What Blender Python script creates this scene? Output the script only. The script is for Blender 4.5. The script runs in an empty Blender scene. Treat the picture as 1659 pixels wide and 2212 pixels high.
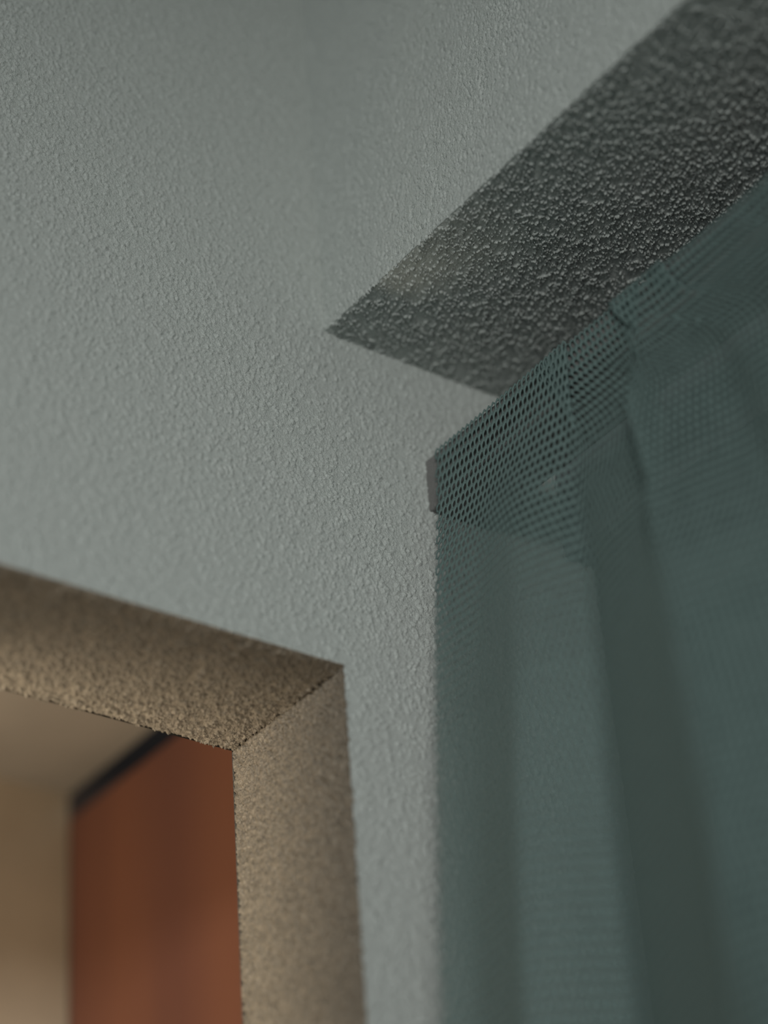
import bpy, math
import numpy as np
from mathutils import Matrix

C = bpy.context.scene.collection
SC = bpy.context.scene

# ------------------------------------------------------------------ camera
# World: origin = corner where the left wall (x = 0), the bulkhead front (y = 0)
# and the bulkhead underside (z = 0) meet.  Metres.
cam_d = bpy.data.cameras.new('camera')
cam = bpy.data.objects.new('camera', cam_d)
C.objects.link(cam)
M = [[0.5822669928385762, 0.4751521716201951, 0.659693537072582],
     [0.810291097579611, -0.2730141154775917, -0.5185476158784432],
     [-0.06628337826296228, 0.8364769611618725, -0.5439786826810846]]
P = (0.8951407689626771, -0.6712800539814023, -0.8481779949396075)
m4 = Matrix.Identity(4)
for i in range(3):
    for j in range(3):
        m4[i][j] = M[i][j]
    m4[i][3] = P[i]
cam.matrix_world = m4
cam_d.sensor_fit = 'HORIZONTAL'
cam_d.sensor_width = 36.0
cam_d.lens = 5412.138 / 1659.0 * 36.0
cam_d.clip_start = 0.02
cam_d.dof.use_dof = True
cam_d.dof.focus_distance = 1.346
cam_d.dof.aperture_fstop = cam_d.lens / 1000.0 / 0.043
SC.camera = cam

# ------------------------------------------------------------------ world, lights, exposure
SC.view_settings.view_transform = 'Standard'
SC.view_settings.look = 'None'
SC.view_settings.exposure = 0.0
SC.view_settings.gamma = 1.0
SC.view_settings.use_curve_mapping = False

w = bpy.data.worlds.new('world')
SC.world = w
w.use_nodes = True
bg = w.node_tree.nodes['Background']
bg.inputs[0].default_value = (0.86, 0.97, 1.0, 1)
bg.inputs[1].default_value = 0.37


def area_light(name, loc, target, sx, sy, power, col):
    d = bpy.data.lights.new(name, 'AREA')
    d.shape = 'RECTANGLE'
    d.size, d.size_y, d.energy, d.color = sx, sy, power, col
    o = bpy.data.objects.new(name, d)
    C.objects.link(o)
    import mathutils
    v = mathutils.Vector(target) - mathutils.Vector(loc)
    o.rotation_euler = v.to_track_quat('-Z', 'Y').to_euler()
    o.location = loc
    return o


# daylight from the window across the room, and two warm unseen fills added in the passage
area_light('window_daylight', (2.07, -1.66, -0.36), (0, 0, -0.29), 0.9, 0.35, 1.70, (1.0, 0.985, 0.95)).data.spread = math.radians(40)
area_light('passage_wall_fill', (-0.15, -0.64, -0.50), (-0.45, 0.05, -0.12), 0.08, 0.12, 3.2, (1.0, 0.86, 0.66))  # unseen fill, added to brighten the far wall of the passage
area_light('passage_soffit_fill', (-0.26, -0.13, -1.25), (-0.26, -0.13, 0.0), 0.10, 0.10, 0.42, (1.0, 0.88, 0.72)).data.spread = math.radians(36)  # unseen fill from below, added to brighten the soffit


# ------------------------------------------------------------------ materials
def mat(name, col, rough=0.85, var=0.0, var_scale=40.0, bump=0.0, bump_scale=1500.0, spec=0.25, translucent=0.0):
    m = bpy.data.materials.new(name)
    m.use_nodes = True
    nt = m.node_tree
    b = nt.nodes['Principled BSDF']
    b.inputs['Base Color'].default_value = (*col, 1)
    b.inputs['Roughness'].default_value = rough
    b.inputs['Specular IOR Level'].default_value = spec
    tc = nt.nodes.new('ShaderNodeTexCoord')
    if var:
        n = nt.nodes.new('ShaderNodeTexNoise')
        n.inputs['Scale'].default_value = var_scale
        n.inputs['Detail'].default_value = 4
        nt.links.new(tc.outputs['Object'], n.inputs['Vector'])
        r = nt.nodes.new('ShaderNodeValToRGB')
        r.color_ramp.elements[0].position = 0.3
        r.color_ramp.elements[1].position = 0.7
        r.color_ramp.elements[0].color = (*[c * (1 - var) for c in col], 1)
        r.color_ramp.elements[1].color = (*[min(1, c * (1 + var)) for c in col], 1)
        nt.links.new(n.outputs['Fac'], r.inputs['Fac'])
        nt.links.new(r.outputs['Color'], b.inputs['Base Color'])
    if bump:
        n = nt.nodes.new('ShaderNodeTexNoise')
        n.inputs['Scale'].default_value = bump_scale
        n.inputs['Detail'].default_value = 3
        n.inputs['Distortion'].default_value = 0.6
        nt.links.new(tc.outputs['Object'], n.inputs['Vector'])
        rm = nt.nodes.new('ShaderNodeMapRange')
        rm.interpolation_type = 'SMOOTHSTEP'
        rm.inputs['From Min'].default_value = 0.42
        rm.inputs['From Max'].default_value = 0.60
        nt.links.new(n.outputs['Fac'], rm.inputs['Value'])
        bp = nt.nodes.new('ShaderNodeBump')
        bp.inputs['Strength'].default_value = 1.0
        bp.inputs['Distance'].default_value = bump
        nt.links.new(rm.outputs['Result'], bp.inputs['Height'])
        nt.links.new(bp.outputs['Normal'], b.inputs['Normal'])
    if translucent:
        t = nt.nodes.new('ShaderNodeBsdfTranslucent')
        t.inputs['Color'].default_value = (*col, 1)
        mx = nt.nodes.new('ShaderNodeMixShader')
        mx.inputs['Fac'].default_value = translucent
        nt.links.new(b.outputs[0], mx.inputs[1])
        nt.links.new(t.outputs[0], mx.inputs[2])
        nt.links.new(mx.outputs[0], nt.nodes['Material Output'].inputs['Surface'])
    return m


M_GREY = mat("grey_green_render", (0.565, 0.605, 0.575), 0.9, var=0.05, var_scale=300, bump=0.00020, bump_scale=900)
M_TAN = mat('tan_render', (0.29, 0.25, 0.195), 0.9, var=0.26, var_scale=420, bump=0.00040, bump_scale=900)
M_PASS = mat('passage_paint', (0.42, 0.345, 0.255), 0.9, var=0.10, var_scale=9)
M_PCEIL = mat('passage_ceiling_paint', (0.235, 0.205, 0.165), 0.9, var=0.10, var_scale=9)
M_ORANGE = mat('orange_brown_panel', (0.25, 0.085, 0.042), 0.55, spec=0.3)
M_BATTEN = mat('batten_grey', (0.21, 0.207, 0.20), 0.7, var=0.08, var_scale=60, bump=0.0002, bump_scale=500)
M_MESH = mat('teal_mesh', (0.146, 0.214, 0.204), 0.8, spec=0.3, translucent=0.0)
M_GAP_SHADE = mat('gap_shade', (0.085, 0.07, 0.068), 0.9)  # shade of the gap above the panel, put into the colour
M_LINTEL_SHADE = mat('lintel_shade', (0.11, 0.112, 0.116), 0.9)  # darker than the other render: shade behind the curtain put into the colour
M_ADDED_SHUT = mat('added_shutter_dark', (0.05, 0.05, 0.053), 0.9)  # dark parts of the window added behind the curtain
M_GLASS = mat('added_glass', (0.02, 0.024, 0.026), 0.08, spec=0.5)
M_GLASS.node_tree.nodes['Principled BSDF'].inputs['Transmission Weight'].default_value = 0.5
M_CEIL = mat('ceiling_paint', (0.25, 0.27, 0.26), 0.9, bump=0.0003, bump_scale=700)
M_FLOOR = mat('floor_boards', (0.34, 0.32, 0.30), 0.6, var=0.2, var_scale=6)

# orange panel: faint vertical streaks of its own
nt = M_ORANGE.node_tree
tc = nt.nodes.new('ShaderNodeTexCoord')
mp = nt.nodes.new('ShaderNodeMapping')
mp.inputs['Scale'].default_value = (11, 11, 0.8)
n = nt.nodes.new('ShaderNodeTexNoise')
n.inputs['Scale'].default_value = 1.0
n.inputs['Detail'].default_value = 3
r = nt.nodes.new('ShaderNodeValToRGB')
r.color_ramp.elements[0].position = 0.35
r.color_ramp.elements[1].position = 0.65
r.color_ramp.elements[0].color = (0.140, 0.056, 0.038, 1)
r.color_ramp.elements[1].color = (0.185, 0.073, 0.042, 1)
nt.links.new(tc.outputs['Object'], mp.inputs['Vector'])
nt.links.new(mp.outputs['Vector'], n.inputs['Vector'])
nt.links.new(n.outputs['Fac'], r.inputs['Fac'])
nt.links.new(r.outputs['Color'], nt.nodes['Principled BSDF'].inputs['Base Color'])


# ------------------------------------------------------------------ numpy helpers
RNG = np.random.default_rng(7)
PERM = RNG.permutation(512)
G = RNG.normal(size=(512, 3)).astype(np.float32)
G /= np.linalg.norm(G, axis=1, keepdims=True)


def perlin(p):
    out = np.empty(len(p), np.float32)
    for s in range(0, len(p), 200000):
        q = p[s:s + 200000]
        i = np.floor(q).astype(np.int64)
        f = (q - i).astype(np.float32)
        u = f * f * f * (f * (f * 6 - 15) + 10)
        acc = np.zeros(len(q), np.float32)
        for dx in (0, 1):
            for dy in (0, 1):
                for dz in (0, 1):
                    h = PERM[(PERM[(PERM[(i[:, 0] + dx) & 511] + i[:, 1] + dy) & 511] + i[:, 2] + dz) & 511]
                    g = G[h]
                    d = g[:, 0] * (f[:, 0] - dx) + g[:, 1] * (f[:, 1] - dy) + g[:, 2] * (f[:, 2] - dz)
                    wx = u[:, 0] if dx else 1 - u[:, 0]
                    wy = u[:, 1] if dy else 1 - u[:, 1]
                    wz = u[:, 2] if dz else 1 - u[:, 2]
                    acc += d * wx * wy * wz
        out[s:s + 200000] = acc
    return out


def sstep(a, b, x):
    t = np.clip((x - a) / (b - a), 0, 1)
    return t * t * (3 - 2 * t)


def crumbs(p, cell, prob, rlo, rhi):
    """Irregular crumbs of plaster: 0..1 heights from jittered, randomly present lumps."""
    w1 = perlin(p / 0.0009 + 5.5)
    w2 = perlin(p / 0.0009 + 91.5)
    w3 = perlin(p / 0.0009 + 47.5)
    den = perlin(p / 0.009 + 3.3)
    out = np.zeros(len(p), np.float32)
    for s in range(0, len(p), 150000):
        e = s + 150000
        q = (p[s:e] + 0.00090 * np.stack([w1[s:e], w2[s:e], w3[s:e]], 1)) / cell
        b = np.floor(q).astype(np.int64)
        pr = prob * (1 + 1.1 * den[s:e])
        best = np.zeros(len(q), np.float32)
        for dx in (-1, 0, 1):
            for dy in (-1, 0, 1):
                for dz in (-1, 0, 1):
                    c0, c1, c2 = b[:, 0] + dx, b[:, 1] + dy, b[:, 2] + dz
                    h = PERM[(PERM[(PERM[c0 & 511] + c1) & 511] + c2) & 511]
                    h2 = PERM[(h + 101) & 511]
                    g = G[h]
                    d = np.sqrt((q[:, 0] - c0 - 0.5 - 0.45 * g[:, 0]) ** 2 + (q[:, 1] - c1 - 0.5 - 0.45 * g[:, 1]) ** 2
                                + (q[:, 2] - c2 - 0.5 - 0.45 * g[:, 2]) ** 2)
                    r = rlo + (rhi - rlo) * (h2 / 511.0) ** 1.5
                    t = np.clip(1 - d / r, 0, 1)
                    v = np.minimum(t * 2.2, 1) * (0.45 + 0.55 * r / rhi) * (h / 511.0 < pr)
                    best = np.maximum(best, v)
        out[s:e] = best
    return out


def stucco(p, cell, prob, amp, base=0.00012):
    """Height in metres of the thrown render: crumbs standing proud of a smoother coat."""
    n2 = perlin(p / 0.0013 + 37.1)
    n3 = perlin(p / 0.0060 + 11.3)
    n4 = perlin(p / 0.0007 + 71.7)
    c = crumbs(p, cell, prob, 0.38, 0.95)
    # relief fades into the fine bump of the material where the grid gets coarser
    f = (1 - sstep(0.325, 0.345, p[:, 0])) * sstep(-0.245, -0.225, p[:, 1]) * sstep(-0.46, -0.43, p[:, 2])
    return f * (amp * c * (1 + 0.8 * n4) + base * (n2 * 1.6 + n3 * 2.0 + n4 * 0.8))


def lines(lo, a, b, hi, ds, snap=()):
    """Grid lines: spacing ds between a and b, growing outside them; snap values are exact lines."""
    pts = list(np.linspace(a, b, max(2, int(round((b - a) / ds)) + 1)))
    x, s = a, ds
    while x > lo + 1e-9:
        s *= 1.6
        x = max(lo, x - s)
        pts.insert(0, x)
    x, s = b, ds
    while x < hi - 1e-9:
        s *= 1.6
        x = min(hi, x + s)
        pts.append(x)
    pts = np.array(pts)
    for v in snap:
        pts[np.argmin(abs(pts - v))] = v
    return np.unique(np.round(pts, 7))


def patch(axis, val, ul, vl, mi=0, flip=False, hole=None):
    """Grid on the plane axis = val. ul / vl run along the two other axes in x, y, z order."""
    U, V = np.meshgrid(ul, vl, indexing='ij')
    W = np.full_like(U, val)
    co = {0: (W, U, V), 1: (U, W, V), 2: (U, V, W)}[axis]
    co = np.stack([c.ravel() for c in co], 1)
    nu, nv = len(ul), len(vl)
    I, J = np.meshgrid(np.arange(nu - 1), np.arange(nv - 1), indexing='ij')
    a = (I * nv + J).ravel()
    q = np.stack([a, a + nv, a + nv + 1, a + 1], 1)
    if axis == 1:
        q = q[:, ::-1]
    if flip:
        q = q[:, ::-1]
    if hole:
        cu = (ul[:-1] + ul[1:]) / 2
        cv = (vl[:-1] + vl[1:]) / 2
        cu, cv = np.meshgrid(cu, cv, indexing='ij')
        keep = ~((cu > hole[0]) & (cu < hole[1]) & (cv > hole[2]) & (cv < hole[3])).ravel()
        q = q[keep]
    return co, q, np.full(len(q), mi)


def merge(patches, height=None):
    cos, qs, mis, off = [], [], [], 0
    for co, q, mi in patches:
        cos.append(co); qs.append(q + off); mis.append(mi); off += len(co)
    co = np.concatenate(cos); q = np.concatenate(qs); mi = np.concatenate(mis)
    key = np.round(co * 1e6).astype(np.int64)
    _, first, inv = np.unique(key, axis=0, return_index=True, return_inverse=True)
    inv = inv.ravel()
    co = co[first]; q = inv[q]
    used = np.unique(q)
    remap = np.zeros(len(co), np.int64); remap[used] = np.arange(len(used))
    co = co[used]; q = remap[q]
    n = np.cross(co[q[:, 2]] - co[q[:, 0]], co[q[:, 3]] - co[q[:, 1]])
    n /= np.linalg.norm(n, axis=1, keepdims=True) + 1e-12
    vn = np.zeros_like(co)
    for k in range(4):
        for c in range(3):
            vn[:, c] += np.bincount(q[:, k], weights=n[:, c], minlength=len(co))
    vn /= np.linalg.norm(vn, axis=1, keepdims=True) + 1e-12
    if height is not None:
        co = co + vn * height(co, vn)[:, None]
    return co, q, mi


def mesh_object(name, co, faces, mats, mi=None, parent=None, smooth=True):
    me = bpy.data.meshes.new(name)
    faces = np.asarray(faces)
    k = faces.shape[1]
    me.vertices.add(len(co))
    me.vertices.foreach_set('co', np.asarray(co, np.float32).ravel())
    me.loops.add(faces.size)
    me.loops.foreach_set('vertex_index', faces.ravel().astype(np.int32))
    me.polygons.add(len(faces))
    me.polygons.foreach_set('loop_start', np.arange(0, faces.size, k, dtype=np.int32))
    me.polygons.foreach_set('loop_total', np.full(len(faces), k, np.int32))
    if mi is not None:
        me.polygons.foreach_set('material_index', np.asarray(mi, np.int32))
    me.polygons.foreach_set('use_smooth', np.full(len(faces), smooth))
    for m in mats:
        me.materials.append(m)
    me.update(calc_edges=True)
    me.validate()
    o = bpy.data.objects.new(name, me)
    C.objects.link(o)
    if parent:
        o.parent = parent
    return o


def tag(o, label=None, cat=None, kind=None):
    if label: o['label'] = label
    if cat: o['category'] = cat
    if kind: o['kind'] = kind
    return o


def box(name, lo, hi, m, parent=None, bevel=0.0):
    x0, y0, z0 = lo; x1, y1, z1 = hi
    co = [(x0, y0, z0), (x1, y0, z0), (x1, y1, z0), (x0, y1, z0), (x0, y0, z1), (x1, y0, z1), (x1, y1, z1), (x0, y1, z1)]
    f = [(0, 3, 2, 1), (4, 5, 6, 7), (0, 1, 5, 4), (1, 2, 6, 5), (2, 3, 7, 6), (3, 0, 4, 7)]
    o = mesh_object(name, np.array(co), np.array(f), [m], parent=parent, smooth=False)
    if bevel:
        b = o.modifiers.new('bevel', 'BEVEL'); b.width = bevel; b.segments = 3
    return o


# ------------------------------------------------------------------ the setting
WD_ = 0.182
DY = 0.160          # wall below the bulkhead
CEIL = 0.285
FLOOR = -2.2
OY1, OZ1 = -0.0020, -0.2146     # right edge and head of the opening in the left wall
TH = 0.1045                     # thickness of that wall

h_wall = lambda p, n: stucco(p, 0.0021, 0.55, 0.0008, 0.00022)
ST_WALL = (0.0014, 0.40, 0.00108, 0.00010)
ST_DOWN = (0.00135, 0.46, 0.00140, 0.00006)
ST_REVEAL = (0.0017, 0.66, 0.00210, 0.00022)


def pick(p, mask, a, b):
    h = np.empty(len(p))
    h[mask] = stucco(p[mask], *a)
    h[~mask] = stucco(p[~mask], *b)
    return h


def h_bulk(p, n):
    return pick(p, n[:, 2] < -0.5, ST_DOWN, ST_WALL)


def h_left(p, n):
    return pick(p, p[:, 0] < -0.0005, ST_REVEAL, ST_WALL)


# left wall with its opening; the tan reveal (head and right jamb) is part of the same mass
yl = lines(-1.60, -0.225, 0.140, WD_ + 0.02, 0.00070, (OY1, -0.36))
zl = lines(FLOOR, -0.43, 0.265, CEIL + 0.01, 0.00070, (OZ1,))
yl[np.argmin(abs(yl + 1.0))] = -0.36
yl = np.unique(yl)
xr = lines(-TH - 0.0001, -TH, 0.0, 0.0, 0.00052)
xr[0] = -TH
xr = np.unique(np.append(xr[xr >= -TH], 0.0))
y_in = yl[(yl >= -0.36) & (yl <= OY1)]
z_in = zl[zl <= OZ1]
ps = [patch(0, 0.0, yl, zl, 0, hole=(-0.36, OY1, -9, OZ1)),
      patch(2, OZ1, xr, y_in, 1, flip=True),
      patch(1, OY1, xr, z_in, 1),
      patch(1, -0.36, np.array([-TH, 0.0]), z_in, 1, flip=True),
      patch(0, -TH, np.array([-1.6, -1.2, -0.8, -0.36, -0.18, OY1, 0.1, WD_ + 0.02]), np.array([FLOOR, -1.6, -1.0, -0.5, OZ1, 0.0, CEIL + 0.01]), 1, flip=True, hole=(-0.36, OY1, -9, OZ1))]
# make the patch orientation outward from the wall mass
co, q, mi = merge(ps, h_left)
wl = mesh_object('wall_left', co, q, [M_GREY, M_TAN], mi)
tag(wl, 'pale grey-green roughcast wall with a tan reveal around its opening', kind='structure')

# bulkhead: front and underside, one mass
xl = lines(-0.004, 0.0, 0.330, 1.8, 0.00048)
zb = lines(0.0, 0.0, 0.262, CEIL + 0.01, 0.0010)
yc = lines(0.0, 0.0, 0.130, DY + 0.012, 0.00040)
ps = [patch(1, 0.0, xl, zb, 0), patch(2, 0.0, xl, yc, 0, flip=True)]
co, q, mi = merge(ps, h_bulk)
bk = mesh_object('trim_1', co, q, [M_GREY], mi)
tag(bk, 'roughcast bulkhead over the curtain, its crumbly underside in shade', kind='structure')

# wall behind the curtain
xd = lines(-0.004, 0.0, 0.30, 1.8, 0.0014)
WZ = -0.100          # head of the window added behind the curtain
WD = 0.182
yd = np.linspace(DY, WD, 16)
zd = lines(WZ, WZ, 0.01, 0.01, 0.0014)
x_w = xd[xd >= 0.0]
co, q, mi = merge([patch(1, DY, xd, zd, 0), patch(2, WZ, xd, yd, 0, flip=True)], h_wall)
wr = mesh_object('wall_right', co, q, [M_LINTEL_SHADE], mi)
tag(wr, 'roughcast wall over the added window, shade put into its colour, seen through the mesh curtain', kind='structure')
win = bpy.data.objects.new('added_window', None)  # unseen window, added so that the curtain folds look darker
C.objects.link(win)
tag(win, 'dark window added behind the mesh curtain to deepen its folds', kind='structure')
box('added_window_frame', (-0.02, WD, WZ - 0.06), (1.8, WD + 0.05, WZ + 0.01), M_ADDED_SHUT, parent=win)
box('added_window_frame', (-0.02, WD, FLOOR), (0.045, WD + 0.05, WZ - 0.06), M_ADDED_SHUT, parent=win)
box('added_pane', (0.045, WD + 0.02, FLOOR), (1.8, WD + 0.026, WZ - 0.06), M_GLASS, parent=win)
box('added_shutter', (-0.02, WD + 0.06, FLOOR), (1.8, WD + 0.08, WZ + 0.05), M_ADDED_SHUT, parent=win)
tag(box('ceiling', (-0.12, -3.4, CEIL), (2.6, 0.2, CEIL + 0.1), M_CEIL), 'ceiling of the grey-green room', kind='structure')
tag(box('floor', (-1.6, -3.4, FLOOR - 0.1), (2.6, 0.6, FLOOR), M_FLOOR), 'dark floor of room and passage', kind='structure')
tag(box('wall_right_side', (1.8, -0.6, FLOOR), (1.9, 0.2, CEIL), M_CEIL), kind='structure')
wrs = bpy.data.objects['wall_right_side']; wrs.name = 'wall_side'

# passage behind the left wall
PX, PY, PZ = -0.4975, 0.121, -0.045
tag(box('wall_passage_recess', (PX - 0.1, PY + 0.001, FLOOR), (PX, 0.30, 0.06), M_GAP_SHADE), 'end of the space behind the orange-brown panel, shade put into its colour', kind='structure')
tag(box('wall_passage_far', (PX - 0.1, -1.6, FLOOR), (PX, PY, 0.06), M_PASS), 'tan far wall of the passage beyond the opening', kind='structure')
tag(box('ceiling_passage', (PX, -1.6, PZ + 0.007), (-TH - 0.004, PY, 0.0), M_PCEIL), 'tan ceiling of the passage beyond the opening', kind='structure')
tag(box('wall_passage_side', (PX, 0.26, FLOOR), (-TH - 0.004, 0.30, 0.06), M_GAP_SHADE), 'wall behind the orange-brown panel, coloured dark for the shade in the gap', kind='structure')

pn = box('wood_panel', (PX + 0.002, PY, FLOOR), (-TH - 0.006, PY + 0.018, PZ - 0.0125), M_ORANGE, bevel=0.001)
tag(pn, 'smooth orange-brown panel in the passage, dark gap along its top', 'panel')

# ------------------------------------------------------------------ batten that carries the curtain
BY0, BY1, BZ0, BZ1 = 0.0640, 0.1020, -0.0995, -0.0660
bt = box('curtain_batten', (-0.0010, BY0, BZ0), (0.85, BY1, BZ1), M_BATTEN, bevel=0.0012)
tag(bt, 'grey wooden batten under the bulkhead with the mesh curtain stretched over it', 'batten')

# ------------------------------------------------------------------ curtain
# Plan curves of the cloth at eight heights (x, y), joined by a smooth path; pleats at the top open into folds.
LV = np.array([-0.0656, -0.0850, -0.1080, -0.1400, -0.1700, -0.1987, -0.2320, -0.2650, -0.2980, -0.3315, -0.3750, -0.4200, -0.5700, -1.0500])
T = (-LV - 0.066) / 0.354


def lin(pairs):
    a = np.array(pairs, float)
    return np.interp(T, a[:, 0], a[:, 1])


# feature: (x over t, y over t)
F = []
def feat(xs, ys):
    F.append((lin(xs), lin(ys)))
K8 = [0, .125, .25, .375, .5, .625, .75, .875, 1.0, 1.5]
RA = np.array([.1102, .0949, .0785, .0765, .0770, .0746, .0712, .0690, .0674, .0640])      # soft ridge of the first fold
RB = np.array([.1286, .1200, .1165, .1140, .1110, .1060, .1010, .0975, .0945, .0885])      # groove after it
RC = np.array([.1633, .1682, .1727, .1780, .1832, .1895, .1952, .2010, .2070, .2190])      # sharp ridge of the second fold
ya = np.interp(K8, [0, 1, 1.5], [.0605, .045, .040])
yb = np.interp(K8, [0, .125, 1, 1.5], [.0612, .0640, .077, .080])
yc_ = np.interp(K8, [0, 1, 1.5], [.0598, .026, .018])


ww = sstep(.18, .62, np.array(K8))          # how far the second pleat has opened


def blend(xt, yt, xs, ys):
    """a knife pleat at the very top that opens into the fold given by xs, ys just below the batten"""
    kk = [.17] + K8[2:]
    x17, y17 = np.interp(.17, K8, xs), np.interp(.17, K8, ys)
    hx = xt + (np.interp(.085, K8, RC) - RC[0]) * 0.6 if xt > .13 else xt - .05 * (.1102 - .1102)
    feat([(0, xt), (.085, hx)] + list(zip(kk, [x17] + list(xs[2:]))), [(0, yt), (.085, yt)] + list(zip(kk, [y17] + list(ys[2:]))))


feat([(0, .0125), (.12, .0105), (.35, .0075), (1, .0025), (1.6, .0025)], [(0, .0618), (.12, .0610), (1, .0480), (1.6, .042)])
feat([(0, .0500), (1, .0250)], [(0, .0619), (1, .0530), (1.6, .050)])
blend(.0900, .0612, RA * .80, ya * .8 + .0600 * .2)
blend(.1102, .0605, RA, ya)
blend(.1210, .0600, RA * .5 + RB * .5, ya * .55 + yb * .45)
blend(.1290, .0600, RB - .003, yb)
blend(.1050, .0615, RB + .001, yb + .0004)
blend(.1000, .0624, RB + .006, yb)
blend(.1350, .0628, RB * .70 + RC * .30, (1 - ww) * .0650 + ww * (yb * .74 + yc_ * .26))
blend(.1750, .0628, (1 - ww) * (RC + .010) + ww * (RB * .35 + RC * .65), (1 - ww) * .0655 + ww * (yb * .40 + yc_ * .60))
blend(.1860, .0612, (1 - ww) * (RC + .018) + ww * (RC - .005), (1 - ww) * .0615 + ww * (yc_ + .002))
blend(.1640, .0598, RC, yc_)
blend(.1740, .0592, RC + .006, yc_ * .85 + .0600 * .15)
blend(.1950, .0592, RC + .028, yc_ * .45 + .0620 * .55)
blend(.2055, .0592, RC + .046, yc_ * .15 + .0640 * .85)
blend(.1900, .0615, RC + .058, yc_ * .05 + .0640 * .95)
blend(.2200, .0627, RC + .072, yc_ * .15 + .0620 * .85)
for kf in range(7):
    xo = 0.075 * kf
    feat([(0, .2560 + xo), (.125, .262 + xo), (1, .3050 + xo)], [(0, .0622), (.3, .0620), (1, .0640)])
    feat([(0, .2900 + xo), (1, .3300 + xo)], [(0, .0604), (.3, .0540), (1, .0360)])
    feat([(0, .3000 + xo), (1, .3450 + xo)], [(0, .0604), (.3, .0560), (1, .0380)])
    feat([(0, .2900 + xo), (.3, .3280 + xo), (1, .3650 + xo)], [(0, .0624), (.3, .0660), (1, .0720)])
F = np.array(F)                     # (nf, 2, nl)


def catmull(pts, n):
    p = np.vstack([2 * pts[0] - pts[1], pts, 2 * pts[-1] - pts[-2]])
    out = []
    for i in range(1, len(p) - 2):
        t = np.linspace(0, 1, n, endpoint=False)[:, None]
        a, b, c, d = p[i - 1], p[i], p[i + 1], p[i + 2]
        # centripetal-like damping of the tangents keeps tight pleats from overshooting
        l = np.linalg.norm(c - b)
        m1 = (c - a); m1 = m1 / (np.linalg.norm(m1) + 1e-9) * min(l, np.linalg.norm(b - a))
        m2 = (d - b); m2 = m2 / (np.linalg.norm(m2) + 1e-9) * min(l, np.linalg.norm(d - c))
        t2, t3 = t * t, t * t * t
        out.append((2 * t3 - 3 * t2 + 1) * b + (t3 - 2 * t2 + t) * m1 + (-2 * t3 + 3 * t2) * c + (t3 - t2) * m2)
    out.append(p[-2][None])
    return np.vstack(out)


NU, NV = 1100, 380
raw = np.stack([catmull(F[:, :, k], 30) for k in range(len(LV))])     # levels x path x 2
arcs = [np.concatenate([[0], np.cumsum(np.linalg.norm(np.diff(rw, axis=0), axis=1))]) for rw in raw]
LEN = min(a[-1] for a in arcs) - 0.001
path = []
for k in range(len(LV)):
    # the cloth neither stretches nor shrinks: the same length of cloth on every level
    path.append(np.stack([np.interp(np.linspace(0, LEN, NU), arcs[k], raw[k][:, c]) for c in range(2)], 1))
path = np.array(path)
zz = np.linspace(LV[0], LV[-1], NV)
# smooth interpolation between levels (natural, via repeated averaging of the linear one)
order = (LV[0] - zz) / (LV[0] - LV[-1])
lvp = (LV[0] - LV) / (LV[0] - LV[-1])
surf = np.empty((NV, NU, 2))
for c in range(2):
    for j in range(NU):
        surf[:, j, c] = np.interp(order, lvp, path[:, j, c])
ker = np.ones(15) / 15
for _ in range(2):
    pad = np.concatenate([np.repeat(surf[:1], 7, 0) * 2 - surf[1:8][::-1], surf, 2 * surf[-1:] - surf[-8:-1][::-1]])
    surf = np.stack([pad[i:i + NV] for i in range(15)]).mean(0)
surf[:, :, 0] = np.maximum(surf[:, :, 0], 0.0022)
sway = np.interp((-zz - 0.066) / 0.354, [0.10, 0.30, 0.60, 1.0, 1.5], [0.0, 0.028, 0.062, 0.090, 0.115])   # hangs away from the wall
sway = np.convolve(np.pad(sway, 12, 'edge'), np.ones(25) / 25, 'valid')
surf[:, :, 0] += 0.74 * sway[:, None]
surf[:, :, 1] -= 0.67 * sway[:, None]
zlim = 0.0629 + 0.6 * np.maximum(0, -0.1015 - zz)          # the cloth stays in front of the batten
surf[:, :, 1] = np.minimum(surf[:, :, 1], zlim[:, None])
# slack of the cloth
HGT = LV[0] - LV[-1]


def cloth(u, v):
    """u = metres along the cloth, v = metres down from the top edge -> world points"""
    a = np.clip(u / LEN * (NU - 1), 0, NU - 1.001)
    b = np.clip(v / HGT * (NV - 1), 0, NV - 1.001)
    i, j = a.astype(int), b.astype(int)
    fa, fb = (a - i)[:, None], (b - j)[:, None]
    xy = (surf[j, i] * (1 - fa) * (1 - fb) + surf[j, i + 1] * fa * (1 - fb)
          + surf[j + 1, i] * (1 - fa) * fb + surf[j + 1, i + 1] * fa * fb)
    over_v = np.maximum(0, -v)
    return np.column_stack([xy, LV[0] - v + 0 * over_v])


PU, PV = 0.0039, 0.0063         # pitch of the openings
H2 = 0.0041; H1 = PV - H2
NS = 12
ang = (np.arange(NS) + 0.5) / NS * 2 * math.pi


def hexr(t):
    """radius point of the cell outline in direction t"""
    d = np.array([math.cos(t), math.sin(t)])
    poly = [(PU / 2, H1), (0, H2), (-PU / 2, H1), (-PU / 2, -H1), (0, -H2), (PU / 2, -H1)]
    best = 1e9
    for i in range(6):
        p, qv = np.array(poly[i]), np.array(poly[(i + 1) % 6])
        e = qv - p
        den = d[0] * e[1] - d[1] * e[0]
        if abs(den) < 1e-12: continue
        r_ = (p[0] * e[1] - p[1] * e[0]) / den
        s_ = (p[0] * d[1] - p[1] * d[0]) / den
        if r_ > 0 and -1e-6 <= s_ <= 1 + 1e-6: best = min(best, r_)
    return d * best


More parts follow.
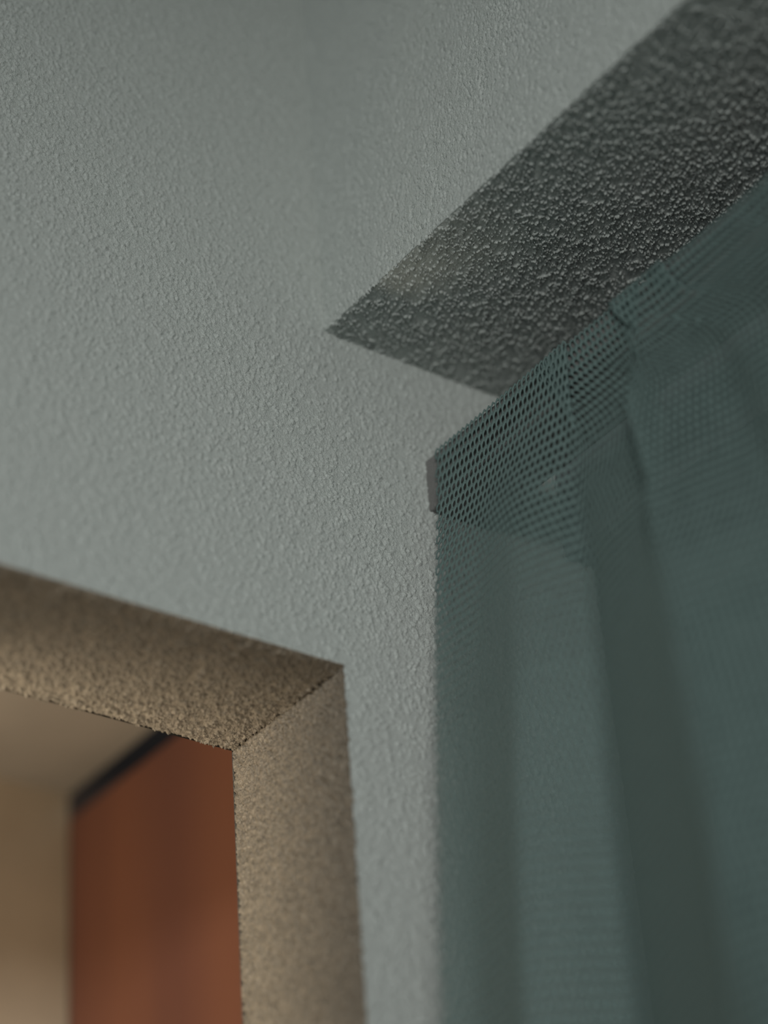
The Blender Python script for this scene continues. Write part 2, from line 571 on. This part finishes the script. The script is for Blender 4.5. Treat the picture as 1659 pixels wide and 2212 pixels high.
# make the outline pass through its six corners
corner = [math.atan2(y, x) % (2 * math.pi) for x, y in ((PU / 2, H1), (0, H2), (-PU / 2, H1), (-PU / 2, -H1), (0, -H2), (PU / 2, -H1))]
for cnr in corner:
    k = int(np.argmin(np.abs((ang - cnr + math.pi) % (2 * math.pi) - math.pi)))
    ang[k] = cnr
ang = np.sort(ang)
outer = np.array([hexr(t) for t in ang])
inner = np.column_stack([np.cos(ang) * 0.00142, np.sin(ang) * 0.00250])
# for the opening use the parametric angle that faces the outline point
pa = np.arctan2(outer[:, 1] / 0.0041, outer[:, 0] / (PU / 2))
inner = np.column_stack([np.cos(pa) * 0.00136, np.sin(pa) * 0.00245])
nu_c = int(LEN / PU) - 1
nv_c = int(HGT / PV) - 1
cv, cu = np.meshgrid(np.arange(nv_c), np.arange(nu_c), indexing='ij')
cx = (cu + 0.5 + 0.5 * (cv % 2)) * PU
cy = (cv + 0.75) * PV
cx, cy = cx.ravel(), cy.ravel()
nc = len(cx)
r1 = np.random.default_rng(3)
jit = r1.normal(size=(nc, 2)) * np.array([0.00006, 0.0001])
scl = 1 + r1.normal(size=(nc, 1, 1)) * 0.04
uvo = np.stack([cx, cy], 1)[:, None, :] + outer[None]
narrow = np.interp(cy, [0.035, 0.11], [1.0, 0.96])      # pulled by its weight the mesh closes lower down
shp = np.stack([narrow, 0.5 + 0.5 * narrow], 1)[:, None, :]
uvi = np.stack([cx, cy], 1)[:, None, :] + inner[None] * scl * shp + jit[:, None, :]
uvo = uvo.reshape(-1, 2); uvi = uvi.reshape(-1, 2)
uv = np.concatenate([uvo, uvi])
uv[:, 1] = np.maximum(uv[:, 1], 0)
co = cloth(uv[:, 0], uv[:, 1])
k = np.arange(NS)
fine = cy < 0.21                      # cells further down get fewer corners
base = (np.arange(nc) * NS)[:, None]
off = nc * NS


def ring(sel, idx):
    a_ = base[sel] + idx
    b_ = base[sel] + np.roll(idx, -1)
    return np.stack([a_, b_, b_ + off, a_ + off], -1).reshape(-1, 4)


hexi = np.array([int(np.argmin(np.abs((ang - c_ + math.pi) % (2 * math.pi) - math.pi))) for c_ in corner])
hexi = np.unique(hexi)
q = np.concatenate([ring(fine, k), ring(~fine, hexi)])
key = np.round(co * 4e5).astype(np.int64)
_, first, inv = np.unique(key, axis=0, return_index=True, return_inverse=True)
inv = inv.ravel()
co = co[first]; q = inv[q]
ok = (q[:, 0] != q[:, 1]) & (q[:, 2] != q[:, 3]) & (q[:, 0] != q[:, 3]) & (q[:, 1] != q[:, 2])
q = q[ok]

ct = bpy.data.objects.new('mesh_curtain', None)
C.objects.link(ct)
ct.location = (0, 0, 0)
tag(ct, 'teal hexagonal mesh curtain hanging in deep folds from the batten under the bulkhead', 'curtain')
used = np.unique(q); rm_ = np.zeros(len(co), np.int64); rm_[used] = np.arange(len(used)); co = co[used]; q = rm_[q]
fb = mesh_object('mesh_fabric', co, q[:, ::-1], [M_MESH], parent=ct)
sd = fb.modifiers.new('thickness', 'SOLIDIFY')
sd.thickness = 0.00042
sd.offset = 0.0

# fine yarns: a loose zigzag of threads along the cut left edge
def tubes(name, paths, rad, m, parent):
    V, Fc = [], []
    for pth in paths:
        pth = np.array(pth); b0 = len(V)
        for i, p in enumerate(pth):
            d = pth[min(i + 1, len(pth) - 1)] - pth[max(i - 1, 0)]
            d = d / (np.linalg.norm(d) + 1e-9)
            s = np.cross(d, (0, 1, 0.3)); s /= np.linalg.norm(s) + 1e-9
            t = np.cross(d, s)
            for a_ in range(4):
                an = a_ * math.pi / 2
                V.append(p + rad * (math.cos(an) * s + math.sin(an) * t))
        for i in range(len(pth) - 1):
            for a_ in range(4):
                Fc.append((b0 + i * 4 + a_, b0 + i * 4 + (a_ + 1) % 4, b0 + (i + 1) * 4 + (a_ + 1) % 4, b0 + (i + 1) * 4 + a_))
    return mesh_object(name, np.array(V), np.array(Fc), [m], parent=parent)


paths = []
for i in range(90):
    v0 = 0.004 + i * 0.0060 + r1.uniform(-.001, .001)
    L = r1.uniform(0.0012, 0.0034)
    st = cloth(np.array([0.0014]), np.array([v0]))[0]
    dz = r1.uniform(-0.0018, 0.0018)
    pth = [st + np.array([-L * t, -0.0004 * math.sin(3 * t), dz * t * t]) for t in np.linspace(0, 1, 5)]
    pth = [np.array([max(p[0], 0.0016), p[1], p[2]]) for p in pth]
    paths.append(pth)
fe = tubes('frayed_edge', paths, 0.00016, M_MESH, ct)
fe['label'] = 'loose thread ends along the cut left edge'
fe['kind'] = 'stuff'
